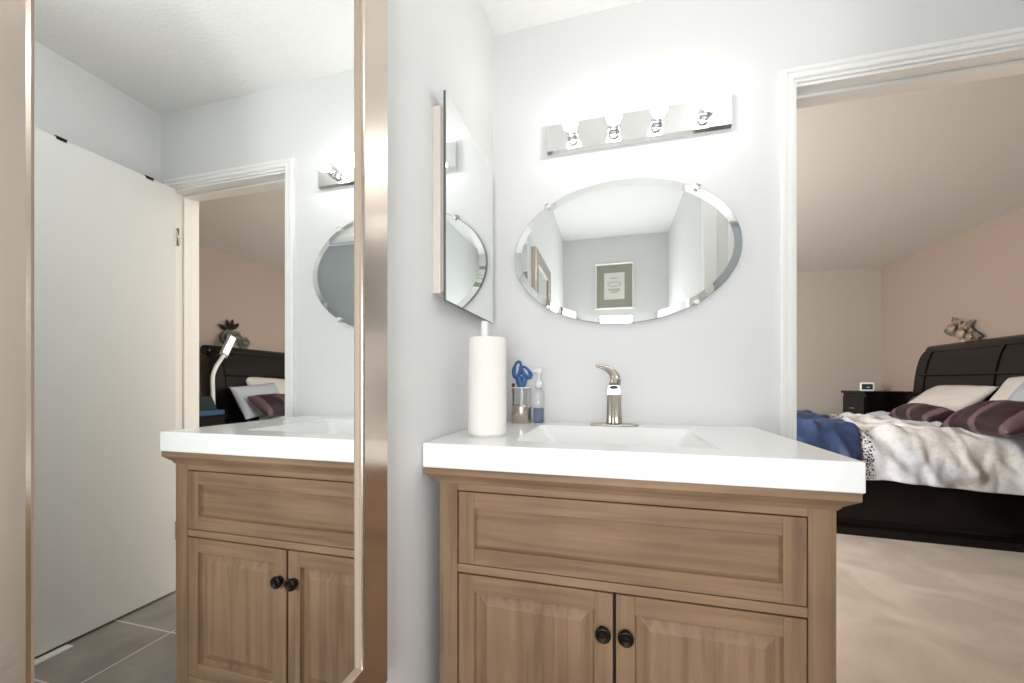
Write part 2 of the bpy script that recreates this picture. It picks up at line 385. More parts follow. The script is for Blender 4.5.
# closet door in the partition (seen only in the oval mirror)
d2 = MB(); d2.box(1.13, 1.79, PY-.05, PY-.015, .012, 2.045, .002); d2 = struct(d2.build('door_2', 'greydoor'))
m = MB(); m.lathe([(.026, 0), (.026, .006), (.010, .009), (.010, .03), (.026, .045), (.016, .06), (.003, .062)], (1.19, PY-.015, .95), 'y', 24); m.build('knob', 'nickel', d2)
m = MB()
for a in ((1.075, 1.125, 0, 2.10), (1.795, 1.845, 0, 2.10), (1.125, 1.795, 2.05, 2.10)): m.box(a[0], a[1], PY, PY+.014, a[2], a[3], .003)
struct(m.build('trim_3', 'trim'))
m = MB(); m.box(PX-.014, PX, PY-.06, PY+.001, .09, H, .002); m.box(PX-.014, PX+.05, PY, PY+.012, .09, H, .002)
struct(m.build('trim_4', 'trim'))

def baseb(name, x0, x1, y0, y1):
    m = MB(); m.box(x0, x1, y0, y1, 0, .085, .003); struct(m.build(name, 'trim'))
baseb('baseboard_left', 0, .012, BY, -.61); baseb('baseboard_rear', .012, PX-.012, BY, BY+.012); baseb('baseboard_partition', PX-.012, PX, BY, PY-.06)
baseb('baseboard_right', RW-.012, RW, PY+.015, -.005); baseb('baseboard_far', -1.5, XB-.012, YB-.012, YB); baseb('baseboard_headboard_side', XB-.012, XB, WT+.0, YB)
baseb('baseboard_doorway', .935, 1.003, -.012, 0)

# globe lamp added out of view to brighten the bathroom
cl = thing('added_globe_lamp', 'round white globe lamp added out of view to brighten the bathroom', 'ceiling light', (1.15, -.86, H))
MB().lathe([(.06, 0), (.06, -.012), (.012, -.018), (.010, -.09), (.045, -.095), (.045, -.11), (.03, -.112)], (0, 0, 0)).build('canopy', 'nickel', cl)
MB().lathe([(.04, -.108)]+[(.09*math.sin(R_a), -.185+.09*math.cos(R_a)) for R_a in [math.radians(q) for q in range(30, 180, 10)]]+[(.002, -.275)], (0, 0, 0)).build('glass_globe', 'dome', cl)

# ---------------------------------------------------------------- vanity cabinet
vc = thing('vanity_cabinet', 'brown-stained wooden vanity cabinet with one wide drawer front over two raised-panel doors', 'cabinet', (.465, -.30, 0))
def vbuild(m, name, mats, parent=None):
    p = parent or vc
    o = m.build(name, mats); o.parent = p
    o.matrix_parent_inverse = Matrix.Translation(-Vector(vc.location)) if p is vc else Matrix.Identity(4)
    return o
F = -.583; X0, X1 = .041, .889
m = MB()
for x0, x1 in ((X0, .089), (.841, X1)):
    m.box(x0, x1, F, F+.045, .10, .818, .0015, 0)                       # front posts
    m.prism([(x0+.004, .0), (x1-.004, .0), (x1, .10), (x0, .10)], 'y', F, F+.045, 0)
    m.box(x0, x1, -.05, -.015, .0, .818, .001, 0)
m.box(X0+.004, X0+.02, F+.045, -.05, .11, .818, 0, 0); m.box(X1-.02, X1-.004, F+.045, -.05, .11, .818, 0, 0)
m.box(X0, X0+.022, F+.045, -.05, .11, .16, .001, 0); m.box(X1-.022, X1, F+.045, -.05, .11, .16, .001, 0)
m.box(.089, .841, F+.002, F+.03, .795, .818, .001, 1); m.box(.089, .841, F+.002, F+.03, .592, .6125, .001, 1); m.box(.089, .841, F+.002, F+.03, .11, .162, .001, 1)
vbuild(m, 'cabinet_body', ['wood_v', 'wood_h'])
m = MB(); m.box(.089, .841, F+.026, F+.03, .16, .796); vbuild(m, 'gap_shade_sheet', 'wood_in')  # dark sheet added behind the fronts to shade their gaps
m = MB(); m.box(X0+.02, X1-.02, -.05, -.04, .11, .81); vbuild(m, 'back_panel', 'wood_in')
m = MB()
PR = ((.812, .001, .0005), (.818, .006, .004), (.821, .007, .005), (.826, .016, .009), (.832, .028, .013), (.836, .0335, .0165), (.8515, .0335, .0165))
prof = [(ov, oy, z) for z, ov, oy in PR] + [(-.03, -.03, .8515), (-.03, -.03, .812)]
cor = [(X0, -.012, -1, 0), (X0, F, -1, -1), (X1, F, 1, -1), (X1, -.012, 1, 0)]
m.loft([[(cx_+sx*a, cy_+sy*b_, z) for a, b_, z in prof] for cx_, cy_, sx, sy in cor], smooth=False)
vbuild(m, 'crown_moulding', 'wood_h')

def panel_front(m, x0, x1, z0, z1, st, rl, raised, yf=F, th=.02, rb=None):
    rb = rb or rl; yb = yf+th; bv = .0012
    m.box(x0, x0+st, yf, yb, z0, z1, bv, 0); m.box(x1-st, x1, yf, yb, z0, z1, bv, 0)
    m.box(x0+st, x1-st, yf+.0004, yb, z1-rl, z1, bv, 1); m.box(x0+st, x1-st, yf+.0004, yb, z0, z0+rb, bv, 1)
    a0, a1, c0, c1 = x0+st-.001, x1-st+.001, z0+rb-.001, z1-rl+.001
    def rc(d, y): return [(a0+d, y, c0+d), (a1-d, y, c0+d), (a1-d, y, c1-d), (a0+d, y, c1-d)]
    b = bmesh.new()
    rs = [rc(0, yf+.002), rc(.004, yf+.012), rc(.006, yf+.014)]
    if raised: rs += [rc(.011, yf+.014), rc(.030, yf+.006), rc(.033, yf+.0045)]
    R = [[b.verts.new(p) for p in r] for r in rs]
    for A, B in zip(R, R[1:]):
        for i in range(4): b.faces.new((A[i], A[(i+1) % 4], B[(i+1) % 4], B[i]))
    b.faces.new(R[-1])
    m.merge(b, 0 if raised else 1)
m = MB(); panel_front(m, .0925, .8385, .6155, .7925, .0415, .040, False, rb=.040); vbuild(m, 'drawer_front', ['wood_v', 'wood_h'])
for x0, x1, kx in ((.0925, .4635, .442), (.4705, .8385, .491)):
    m = MB(); panel_front(m, x0, x1, .1655, .5885, .0405, .042, True); dr = vbuild(m, 'door', ['wood_v', 'wood_h'])
    m = MB(); c = (kx, F, .502)
    m.lathe([(.0125, .001), (.0125, -.002), (.009, -.004), (.009, -.009), (.0145, -.011), (.0175, -.014), (.0170, -.018), (.0145, -.020), (.0115, -.019), (.0105, -.016), (.006, -.0155), (.001, -.018)], c, 'y', 28)
    k = vbuild(m, 'knob', 'darkmetal', dr)
    
# countertop with an integrated rectangular basin
def counter():
    x0, x1, y0, y1, z0, z1 = .003, .9285, -.601, -.0025, .852, .9125
    b = bmesh.new()
    def rect(x0, x1, y0, y1, z, r, n=5):
        out = []
        for cx_, cy_, a0 in ((x1-r, y1-r, 0), (x0+r, y1-r, 90), (x0+r, y0+r, 180), (x1-r, y0+r, 270)):
            for k in range(n+1):
                a = math.radians(a0+90*k/n); out.append((cx_+r*math.cos(a), cy_+r*math.sin(a), z))
        return out
    a, c, d, e = .218, .705, -.505, -.130
    RS = [rect(a+.06, c-.06, d+.07, e-.05, z0+.004-.02, .02), rect(x0+.002, x1-.002, y0+.002, y1-.002, z0, .003), rect(x0, x1, y0, y1, z0+.002, .004), rect(x0, x1, y0, y1, z1-.003, .004), rect(x0+.001, x1-.001, y0+.001, y1-.001, z1-.001, .004), rect(x0+.003, x1-.003, y0+.003, y1-.003, z1, .004),
          rect(a-.004, c+.004, d-.004, e+.004, z1, .02), rect(a, c, d, e, z1-.002, .018), rect(a+.006, c-.006, d+.004, e-.006, z1-.012, .018), rect(a+.05, c-.05, d+.035, e-.04, z1-.062, .03), rect(a+.07, c-.07, d+.05, e-.06, z1-.069, .03)]
    R = [[b.verts.new(p) for p in r] for r in RS]; n = len(RS[0])
    for A, B in zip(R, R[1:]):
        for i in range(n):
            b.faces.new((A[i], A[(i+1) % n], B[(i+1) % n], B[i]))
    b.faces.new(R[0]); b.faces.new(R[-1])
    m = MB(); m.merge(b); return m
vt = thing('sink_countertop', 'white vanity countertop with a moulded rectangular basin', 'sink', (.465, -.30, .852))
def under(m, name, mats, root):
    o = m.build(name, mats, root); o.matrix_parent_inverse = Matrix.Translation(-Vector(root.location)); return o
under(counter(), 'basin_top', 'counter', vt)
m = MB(); m.lathe([(.022, 0), (.022, .003), (.016, .0035), (.014, .0015), (.002, .0015)], (.463, -.32, .9125-.069)); under(m, 'drain', 'chrome', vt)

# ---------------------------------------------------------------- faucet
ZT = .9125
fa = thing('faucet', 'brushed nickel single-lever faucet with a curved handle behind the basin', 'faucet', (.470, -.08, ZT))
def ell(cx_, cy_, z, a, b_, n=28, p=2.0):
    out = []
    for i in range(n):
        t = 2*PI*i/n; c, s_ = math.cos(t), math.sin(t)
        out.append((cx_+a*abs(c)**(2/p)*math.copysign(1, c), cy_+b_*abs(s_)**(2/p)*math.copysign(1, s_), z))
    return out
m = MB(); m.loft([ell(.470, -.08, ZT, .082, .027, p=2.6), ell(.470, -.08, ZT+.003, .083, .028, p=2.6), ell(.470, -.08, ZT+.006, .079, .024, p=2.6), ell(.470, -.08, ZT+.009, .035, .022, p=2.4)])
under(m, 'base_plate', 'nickel', fa)
m = MB(); 
rg = []
for z, a, b_, y in ((.918, .031, .028, -.08), (.926, .027, .025, -.08), (.95, .0255, .024, -.082), (.99, .0245, .024, -.086), (1.015, .0245, .027, -.09), (1.03, .0225, .034, -.095)):
    ring = []
    for i in range(48):
        t = 2*PI*i/48; fl = 1-.20*(.5+.5*math.cos(t*9))**2
        ring.append((.470+a*fl*math.cos(t), y+b_*fl*math.sin(t), z))
    rg.append(ring)
m.loft(rg); under(m, 'column', 'nickel', fa)
m = MB()
b = bmesh.new()
pts = [(-.0235, 1.022), (.0235, 1.022), (.018, 1.055), (-.018, 1.055)]
m.prism([(.468+p[0], p[1]) for p in pts], 'y', -.150, -.072, bev=.003); under(m, 'spout', 'satin', fa)
m = MB(); m.lathe([(.0135, -.1495), (.0135, -.1508), (.001, -.1508)], (.468, 0, 0), 'y', 24)
m.bm.transform(Matrix.Translation((0, 0, 1.047)) @ Matrix.Diagonal((1, 1, .40, 1))); under(m, 'aerator', 'black', fa)
m = MB(); m.loft([ell(.469, -.118, z, .0165, .028) for z in (1.053, 1.060)]); under(m, 'joint_ring', 'darkmetal', fa)
pp = smoothpath([(.469, -.105, 1.052), (.474, -.100, 1.072), (.466, -.092, 1.094), (.444, -.086, 1.113), (.418, -.082, 1.121), (.408, -.080, 1.122)], 7)
m = MB(); m.tube(pp, lerpl([.0195, .019, .015, .0105, .0065, .0055], 7), 14, flat=.7); under(m, 'handle', 'nickel', fa)

# ---------------------------------------------------------------- things on the counter
pr_ = thing('paper_towel_holder', 'white upright rod of the paper towel holder, poking out above the roll', 'paper towel holder', (.116, -.426, ZT))
m = MB(); m.lathe([(.050, 0), (.050, .002), (.048, .003), (.01, .003)], (0, 0, 0)); m.build('base', 'whiteplastic', pr_)
m = MB(); m.lathe([(.0105, .003), (.0105, .321), (.009, .326), (.002, .327)], (-.008, 0, 0), n=20); m.build('rod', 'whiteplastic', pr_)
m = MB(); m.lathe([(.022, .0035), (.052, .0035), (.0540, .006), (.0545, .012), (.0545, .271), (.0537, .276), (.052, .278), (.022, .278)], (.116, -.426, ZT), n=56, cap=False)
m.lathe([(.022, .278), (.022, .0035)], (.116, -.426, ZT), n=40, cap=False)
tag(m.build('paper_towel_roll', 'paper', None, (.116, -.426, ZT)), 'white paper towel roll standing on the counter below the medicine cabinet', 'paper towel')

cupc = (.131, -.062)
cu = thing('tumbler', 'clear tumbler with a brushed metal lower half, holding blue scissors', 'cup', (*cupc, ZT))
m = MB(); m.lathe([(.034, 0), (.037, .002), (.037, .062), (.0355, .066), (.034, .066), (.034, .006), (.001, .006)], (0, 0, 0), n=40); m.build('metal_sleeve', 'nickel', cu)
m = MB(); m.lathe([(.0335, .062), (.0365, .128), (.0372, .130), (.0362, .131), (.0345, .128), (.0318, .064)], (0, 0, 0), n=40, cap=False); m.build('glass_wall', 'glass', cu)
m = MB(); m.tube([(.0366*math.cos(2*PI*i/40), .0366*math.sin(2*PI*i/40), .131) for i in range(40)], .0022, 8, closed=True); m.build('rim', 'whiteplastic', cu)
sc = thing('scissors', 'blue-handled scissors standing handles-up in the tumbler', 'scissors', (*cupc, ZT+.008))
for sx, ry, cz, rx_, ang in ((-1, .030, .192, .0135, .14), (1, .021, .182, .0175, -.35)):
    m = MB(); pts = []
    for i in range(28):
        t = 2*PI*i/28; u, v = rx_*math.cos(t), ry*math.sin(t)
        pts.append(((.019 if sx > 0 else -.014)-.001+u*math.cos(ang)-v*math.sin(ang)*-1, sx*.002, cz+v*math.cos(ang)+u*math.sin(ang)))
    m.tube(pts, [.0075 if math.sin(2*PI*i/28) < .3 else .0048 for i in range(28)], 10, closed=True)
    m.tube(smoothpath([(sx*.012, sx*.002, cz-ry+.002), (sx*.006, sx*.0015, .140), (sx*.002, sx*.001, .118)], 5), lerpl([.014, .013, .008], 5), 10, flat=.5)
    hd = m.build('handle', 'bluehandle', sc)
    m = MB(); m.prism([(-sx*.001, .004), (sx*.006, .05), (sx*.007, .125), (-sx*.004, .125), (-sx*.004, .03)], 'y', sx*.0012-.0009, sx*.0012+.0009)
    m.build('blade', 'steel', sc)
m = MB(); m.tube([(cupc[0]-.029, cupc[1]-.012, ZT+.0105), (cupc[0]-.030, cupc[1]-.005, ZT+.08), (cupc[0]-.031, cupc[1]-.002, ZT+.138)], [.004, .004, .0045], 8)
m.tube([(cupc[0]-.031, cupc[1]-.002, ZT+.137), (cupc[0]-.031, cupc[1]-.001, ZT+.147)], [.007, .005], 10)
tag(m.build('cosmetic_pencil', 'pencil'), 'small dark red stick leaning in the tumbler left of the scissors', 'pencil')
sb = thing('soap_bottle', 'clear pump bottle with blue liquid, right of the tumbler', 'soap bottle', (.196, -.055, ZT))
m = MB(); m.lathe([(.017, 0), (.0195, .003), (.0195, .105), (.017, .118), (.011, .126), (.011, .134)], (0, 0, 0), n=32); m.build('bottle', 'clear', sb)
m = MB(); m.lathe([(.016, .003), (.0182, .005), (.0182, .056), (.001, .056)], (0, 0, 0), n=32); m.build('liquid', 'blueliq', sb)
m = MB(); m.lathe([(.0145, .132), (.0145, .152), (.008, .156), (.006, .160), (.006, .182), (.013, .184), (.013, .202), (.003, .204)], (0, 0, 0), n=24)
m.tube([(0, 0, .196), (-.012, -.012, .196), (-.020, -.020, .190)], [.0045, .004, .003], 8); m.build('pump', 'whiteplastic', sb)

# ---------------------------------------------------------------- oval mirror
om = thing('oval_mirror', 'frameless oval mirror hung on the wall between the faucet and the light bar', 'mirror', (.4925, 0, 1.542))
RX, RZ = .3985, .2625
def ering(d, y, n=120): return [((RX-d)*math.cos(2*PI*i/n), y, (RZ-d)*math.sin(2*PI*i/n)) for i in range(n)]
b = bmesh.new(); A = [b.verts.new(p) for p in ering(.026, -.0185)]; b.faces.new(A); m = MB(); m.merge(b); m.loft([ering(.026, -.0182), ering(.026, -.0130)], cap=False)
m.build('mirror_glass', 'mirror', om)
m = MB(); m.loft([ering(.026, -.0185), ering(.0008, -.0160)], cap=False, smooth=False)
m.build('bevelled_edge', 'mirror', om)
m = MB(); m.loft([ering(.0008, -.0160), ering(0, -.0155), ering(0, -.0125), ering(.01, -.0120), ering(.02, -.001)], cap=True, smooth=False)
m.build('backing', 'edge', om)
for a in (50, 132, 228, 310):
    t = math.radians(a); px, pz = RX*math.cos(t), RZ*math.sin(t); nx, nz = math.cos(t)*RZ, math.sin(t)*RX; L = math.hypot(nx, nz); nx, nz = nx/L, nz/L
    m = MB(); m.box(-.008, .008, -.026, 0, .001, .012, .002); m.box(-.008, .008, -.026, -.0195, -.010, .011, .002); m.lathe([(.003, -.026), (.003, -.028), (.001, -.029)], (0, 0, .006), 'y', 10)
    c = m.build('clip', 'whiteplastic', om); c.location = (px, 0, pz); c.rotation_euler = (0, math.atan2(nx, nz), 0)

# ---------------------------------------------------------------- light bar
lb = thing('vanity_light_bar', 'chrome strip light with four lit bulbs above the oval mirror', 'wall light', (.540, 0, 1.9925))
m = MB(); x0, x1 = -.3170, .3170
m.prism([(0, -.0585), (-.012, -.0585), (-.022, -.049), (-.022, .049), (-.012, .0585), (0, .0585)], 'x', x0, x1)
m.build('back_plate', 'chrome', lb)
for bx_ in (.318, .469, .618, .774):
    x = bx_-.540
    m = MB(); m.lathe([(.0235, -.0215), (.0235, -.026), (.0195, -.030), (.0185, -.055), (.0205, -.058), (.0205, -.062), (.016, -.063)], (x, 0, 0), 'y', 28)
    so = m.build('socket', 'chrome', lb)
    m = MB(); pr2 = [(.0135, -.060), (.0145, -.068)] + [(.0265*math.sin(a), -.0885-.0265*math.cos(a)) for a in [math.radians(q) for q in range(145, 0, -12)]] + [(.001, -.115)]
    m.lathe(pr2, (x, 0, 0), 'y', 28); m.build('bulb', 'bulb', so)

# ---------------------------------------------------------------- medicine cabinet
mc = thing('medicine_cabinet', 'mirrored medicine cabinet hung on the left wall over the paper towels', 'medicine cabinet', (0, -.3215, 1.562))
m = MB(); m.box(0, .0225, -.2175, .2175, -.262, .236, .002); m.box(.0225, .027, -.204, .204, -.256, .230)
m.build('body', 'cabside', mc)
m = MB(); m.box(.027, .0335, -.2085, .2085, -.2800, .2800, .001); dd = m.build('door', 'edge', mc)
m = MB(); m.box(.0335, .0350, -.2070, .2070, -.2785, .2785); m.build('mirror_glass', 'mirror', dd)

# ---------------------------------------------------------------- framed mirror on the left wall
fm = thing('framed_wall_mirror', 'tall wall mirror in a champagne-bronze metal frame, nearest the camera', 'mirror', (0, -1.0865, .47))
ya, yb, za, zb = -.2725, .2905, 0, 1.40      # local: outer edges (y) and (z)
io = .0795
prof = [(0, 0), (0, .026), (.003, .031), (.075, .031), (.0785, .0295), (io, .027)]
def fr(y, z, sy, sz): return [(d[1], y+sy*d[0], z+sz*d[0]) for d in prof]
lip = [(.030, -.01), (.030, 0)]
m = MB(); R4 = [fr(ya, za, 1, 1), fr(yb, za, -1, 1), fr(yb, zb, -1, -1), fr(ya, zb, 1, -1)]
m.loft(R4, smooth=False, closed=True); fo = m.build('frame', 'bronze', fm)
prof = [(io, .027), (io+.0015, .0255), (io+.003, .0245), (io+.0035, .0195), (io, .0195)]
m = MB(); m.loft([fr(ya, za, 1, 1), fr(yb, za, -1, 1), fr(yb, zb, -1, -1), fr(ya, zb, 1, -1)], smooth=False, closed=True); m.build('inner_lip', 'cream', fo)
m = MB(); m.box(.014, .0202, ya+.07, yb-.07, za+.07, zb-.07); m.build('mirror_glass', 'mirror', fm)

# ---------------------------------------------------------------- picture on the rear wall (seen in the oval mirror)
fp = thing('framed_picture', 'small framed print with a grey-green mat, on the wall reflected in the oval mirror', 'picture', (.486, BY, 1.982))
m = MB(); W2, H2 = .178, .218
prof = [(0, 0), (0, .016), (.004, .02), (.012, .018), (.016, .010), (.016, 0)]
def fr2(x, z, sx, sz): return [(x+sx*d[0], d[1], z+sz*d[0]) for d in prof]
m.loft([fr2(-W2, -H2, 1, 1), fr2(W2, -H2, -1, 1), fr2(W2, H2, -1, -1), fr2(-W2, H2, 1, -1)], smooth=False, closed=True); m.build('frame', 'frameW', fp)
m = MB(); m.box(-W2+.012, W2-.012, 0, .007, -H2+.012, H2-.012); m.build('mat', 'mat', fp)
m = MB(); m.box(-.094, .094, .007, .009, -.127, .127); pt = m.build('print', 'print', fp)
m = MB(); m.tube([(.060*math.cos(2*PI*i/32), .0095, .018+.020*math.sin(2*PI*i/32)) for i in range(32)], .0025, 6, closed=True)
for z, l in ((.075, .03), (-.03, .055), (-.045, .05), (-.06, .03)): m.box(-l, l, .009, .0097, z-.003, z+.003)
m.build('line_drawing', 'ink', pt)

# ---------------------------------------------------------------- bedroom: bed
BR = (3.405, 2.45, 0); BA = math.radians(-4)
bed = thing('bed', 'dark espresso sleigh bed seen through the doorway', 'bed', BR, BA)
def slab(path, y0, y1, th, m, bev=0):     # curved board: path in (x,z), thickness th
    P = smoothpath([(p[0], 0, p[1]) for p in path], 8); pts = []
    left, right = [], []
    for i, p in enumerate(P):
        t = (P[min(i+1, len(P)-1)]-P[max(i-1, 0)]).normalized(); n = Vector((-t.z, 0, t.x)); k = th if not hasattr(th, '__len__') else th[0]+(th[1]-th[0])*i/(len(P)-1)
        left.append((p.x+n.x*k/2, p.z+n.z*k/2)); right.append((p.x-n.x*k/2, p.z-n.z*k/2))
    m.prism(left+right[::-1], 'y', y0, y1, smooth=False)
HP = smoothpath([(.02, 0, .0), (.02, 0, .45), (.015, 0, .75), (.028, 0, 1.0), (.043, 0, 1.15), (.070, 0, 1.28), (.105, 0, 1.365), (.12, 0, 1.39)], 8)
def hb_rings(ylo, yhi, th, rnd):
    out = []
    for i, p in enumerate(HP):
        t = (HP[min(i+1, len(HP)-1)]-HP[max(i-1, 0)]).normalized(); n = Vector((t.z, 0, -t.x))
        k = max(0, p.z-(1.43-rnd))/rnd if rnd else 0; c = rnd*(1-math.sqrt(max(0, 1-k*k))) if rnd else 0
        a, b_ = p-n*th[0], p+n*th[1]
        out.append([(a.x, ylo+c, a.z), (a.x, yhi-c, a.z), (b_.x, yhi-c, b_.z), (b_.x, ylo+c, b_.z)])
    return out
m = MB(); m.loft(hb_rings(-1.01, .95, (.025, .03), .13), smooth=False)
m.lathe([(.030, -1.035), (.052, -1.03), (.055, -1.00), (.050, .89), (.040, .908), (.015, .912)], (.118, 0, 1.380), 'y', 28)
hb = m.build('headboard', 'espresso', bed)
for y in (-.88, .02, .82):
    m = MB(); m.loft(hb_rings(y-.022, y+.022, (.033, 0), 0)[:-4], smooth=False); m.build('headboard_post', 'espresso', bed)
m = MB()
m.box(-.018, .012, -.885, .885, 1.13, 1.148, .004)
m.build('headboard_rail', 'espresso', bed)
m = MB(); slab([(-2.10, .0), (-2.10, .30), (-2.09, .45), (-2.12, .60), (-2.16, .70)], -.86, .86, (.05, .04), m)
m.prism([(-2.165+.04*math.cos(2*PI*i/20), .70+.04*math.sin(2*PI*i/20)) for i in range(20)], 'y', -.87, .87, smooth=True); m.build('footboard', 'espresso', bed)
for s_ in (-1, 1):
    m = MB(); ys = lambda a, b_: (s_*a, s_*b_) if s_ > 0 else (s_*b_, s_*a)
    m.box(-2.07, -.02, *ys(.755, .785), .09, .42, .003)
    q = s_
    m.prism([(q*.755, .0), (q*.835, .0), (q*.835, .052), (q*.830, .060), (q*.812, .072), (q*.808, .078), (q*.790, .096), (q*.755, .098)], 'x', -2.07, -.03)
    m.build('side_rail', 'espresso', bed)
m = MB(); m.box(-2.05, -.03, -.75, .75, .18, .66, .05, seg=4); m.build('mattress', 'mattress', bed)

def fbm(x, y, z=0, o=4):
    v = 0; a = 1
    for i in range(o): v += a*noise.noise(Vector((x*2**i, y*2**i, z+i*7.3))); a *= .5
    return v
def cross(s, halfw, ztop, zhem, r=.09):
    # s in [-1,1]: position along the drape across the bed; returns y,z
    flat = halfw-r; arc = r*PI/2; drop = ztop-r-zhem; L = flat+arc+drop; d = abs(s)*L; sg = 1 if s > 0 else -1
    if d < flat: return sg*d, ztop
    if d < flat+arc: a = (d-flat)/r; return sg*(flat+r*math.sin(a)), ztop-r*(1-math.cos(a))
    e = d-flat-arc; return sg*(halfw+.03*e/max(drop, .01)), ztop-r-e
def sheet(name, xs0, xs1, nx, ny, halfw, ztop, hem, mat, label, cat, off=0, seed=0, amp=.02, edgefn=None, foot=None):
    b = bmesh.new(); G = []
    for i in range(nx+1):
        row = []
        for j in range(ny+1):
            s = -1+2*j/ny; u = i/nx
            y, z = cross(s, halfw+off, ztop+off, hem(u) if callable(hem) else hem)
            e1 = edgefn(y, z) if edgefn else xs1
            x = xs0+(e1-xs0)*u
            side = max(0, min(1, (ztop-z)/.15)); n1 = fbm(x*2.6+seed, y*3.0-z*2.2, seed); n2 = fbm(x*6+seed, y*5+z*4, 3+seed, 3)
            rg = 1-abs(fbm(x*2.1+y*1.6+z*1.3, (x*.9-y*1.4-z)*1.1, 9+seed, 3))      # ridged folds
            ridge = max(0, rg-.70)*amp*6.0
            r2 = 1-abs(fbm(x*4.5-y*3.1+z*2, (x*2.2+y*3.4-z*2.0)*1.2, 19+seed, 2)); ridge += max(0, r2-.80)*amp*3.0
            hgt = amp*(.8*n1+.3*n2)+ridge
            ny_ = math.copysign(1, y)*side; nz_ = 1-side
            q = (y+ny_*(hgt+abs(.3*amp)), z+nz_*hgt) 
            edge = min(u, 1-u)*(abs(e1-xs0))/.03
            drop = (1-min(1, edge))*.02 if edgefn or True else 0
            row.append(b.verts.new((x, q[0]-ny_*drop, q[1]-nz_*drop)))
        G.append(row)
    for i in range(nx):
        for j in range(ny):
            f = b.faces.new((G[i][j], G[i+1][j], G[i+1][j+1], G[i][j+1])); f.smooth = True
    m = MB(); bmesh.ops.recalc_face_normals(b, faces=b.faces[:])
    m.merge(b, 0); o = m.build(name, mat); o.location = BR; o.rotation_euler = (0, 0, BA)
    sd = o.modifiers.new('thickness', 'SOLIDIFY'); sd.thickness = .012; sd.offset = -1
    ss = o.modifiers.new('smooth', 'SUBSURF'); ss.levels = 1; ss.render_levels = 1
    return tag(o, label, cat)
sheet('duvet', -2.04, -.24, 90, 110, .80, .70, lambda u: .40-.015*math.sin(u*9)-.03*u, 'duvet', 'rumpled cream and pale blue patterned comforter spread over the bed', 'comforter', seed=1.7, amp=.028)
def bl_edge(y, z):
    t = max(0, min(1, (y+.85)/1.7)); return -1.24+.30*t**.9*1.0 - max(0, (.70-z))*.05+.03*math.sin(y*7)
sheet('quilt', -2.05, -.9, 50, 100, .80, .70, .37, 'navy', 'navy blue quilt folded over the foot of the bed', 'blanket', off=.034, seed=1.7, amp=.028, edgefn=bl_edge)

def pillow(name, w, h, t, mats, loc, rot, label, cat='pillow', group=None, nn=28, pinch=.10, stuff=2.4):
    b = bmesh.new(); top, bot = [], []
    for i in range(nn+1):
        r1, r2 = [], []
        for j in range(nn+1):
            u, v = -1+2*i/nn, -1+2*j/nn
            k = (1-abs(u)**stuff)*(1-abs(v)**stuff); zt = t/2*max(0, k)**.5
            x = u*w/2*(1-pinch*(1-abs(v)**2)*abs(u)**3*.6); y = v*h/2*(1-pinch*(1-abs(u)**2)*abs(v)**3*.6)
            wr = .05*t*fbm(x*9+loc[0]*3, y*9+loc[1]*5, loc[2])*min(1, k*4)
            r1.append(b.verts.new((x, y, zt+wr)))
            r2.append(r1[-1] if i in (0, nn) or j in (0, nn) else b.verts.new((x, y, -zt+wr)))
        top.append(r1); bot.append(r2)
    for i in range(nn):
        for j in range(nn):
            f = b.faces.new((top[i][j], top[i+1][j], top[i+1][j+1], top[i][j+1])); f.smooth = True
            f = b.faces.new((bot[i][j], bot[i][j+1], bot[i+1][j+1], bot[i+1][j])); f.smooth = True
    m = MB(); m.merge(b); o = m.build(name, mats); o.location = loc; o.rotation_euler = rot
    return tag(o, label, cat, group)
R_ = math.radians
# pillows: local x = width, y = height, z = thickness; stood up leaning on the headboard (normal towards the foot)
G1 = 'pillows and cushions on the bed'
def lean(y, z, x, tilt, w, h, t, mat, label, name='pillow', yaw=0, roll=0, **k):
    # build rotation: width along world y, height tilted up
    base = Matrix.Rotation(BA+R_(yaw), 4, 'Z') @ Matrix.Rotation(-R_(tilt), 4, 'Y') @ Matrix.Rotation(R_(90), 4, 'Y').inverted() @ Matrix.Rotation(R_(90)+R_(roll), 4, 'Z')
    return pillow(name, w, h, t, mat, (x, y, z), base.to_euler(), label, 'pillow', G1, **k)
lean(2.70, .885, 3.24, -48, .66, .44, .16, 'creamcloth', 'cream pillow leaning on the far half of the headboard, behind the plum bolster')
lean(2.06, .930, 3.30, -32, .58, .46, .13, 'creamcloth', 'cream pillow standing highest against the headboard, behind the plum striped cushion', roll=4)
lean(1.76, .880, 3.14, -26, .58, .36, .16, 'paleblue', 'pale grey-blue plump pillow at the near edge of the bed, beside the white gooseneck lamp', roll=-5)
lean(3.06, .85, 3.33, -30, .34, .24, .11, 'plum', 'dark plum cushion tucked at the far edge of the headboard', name='cushion', roll=14)
lean(2.47, .795, 2.95, -66, .58, .19, .17, 'stripe', 'long plum striped bolster cushion lying before the far cream pillow', name='cushion', stuff=2.8, roll=-3)
lean(1.74, .830, 2.88, -56, .52, .31, .18, 'stripe', 'larger plum striped cushion leaning before the highest cream pillow', name='cushion', roll=3)
m = MB(); m.box(-.012, .012, -.001, .001, -.02, .02); t = m.build('care_tag', 'whiteplastic'); t.location = (3.20, 2.93, .815+.05); t.rotation_euler = (.3, .6, -.9)
tag(t, 'tiny white care tag showing beside the far plum cushion', 'tag')

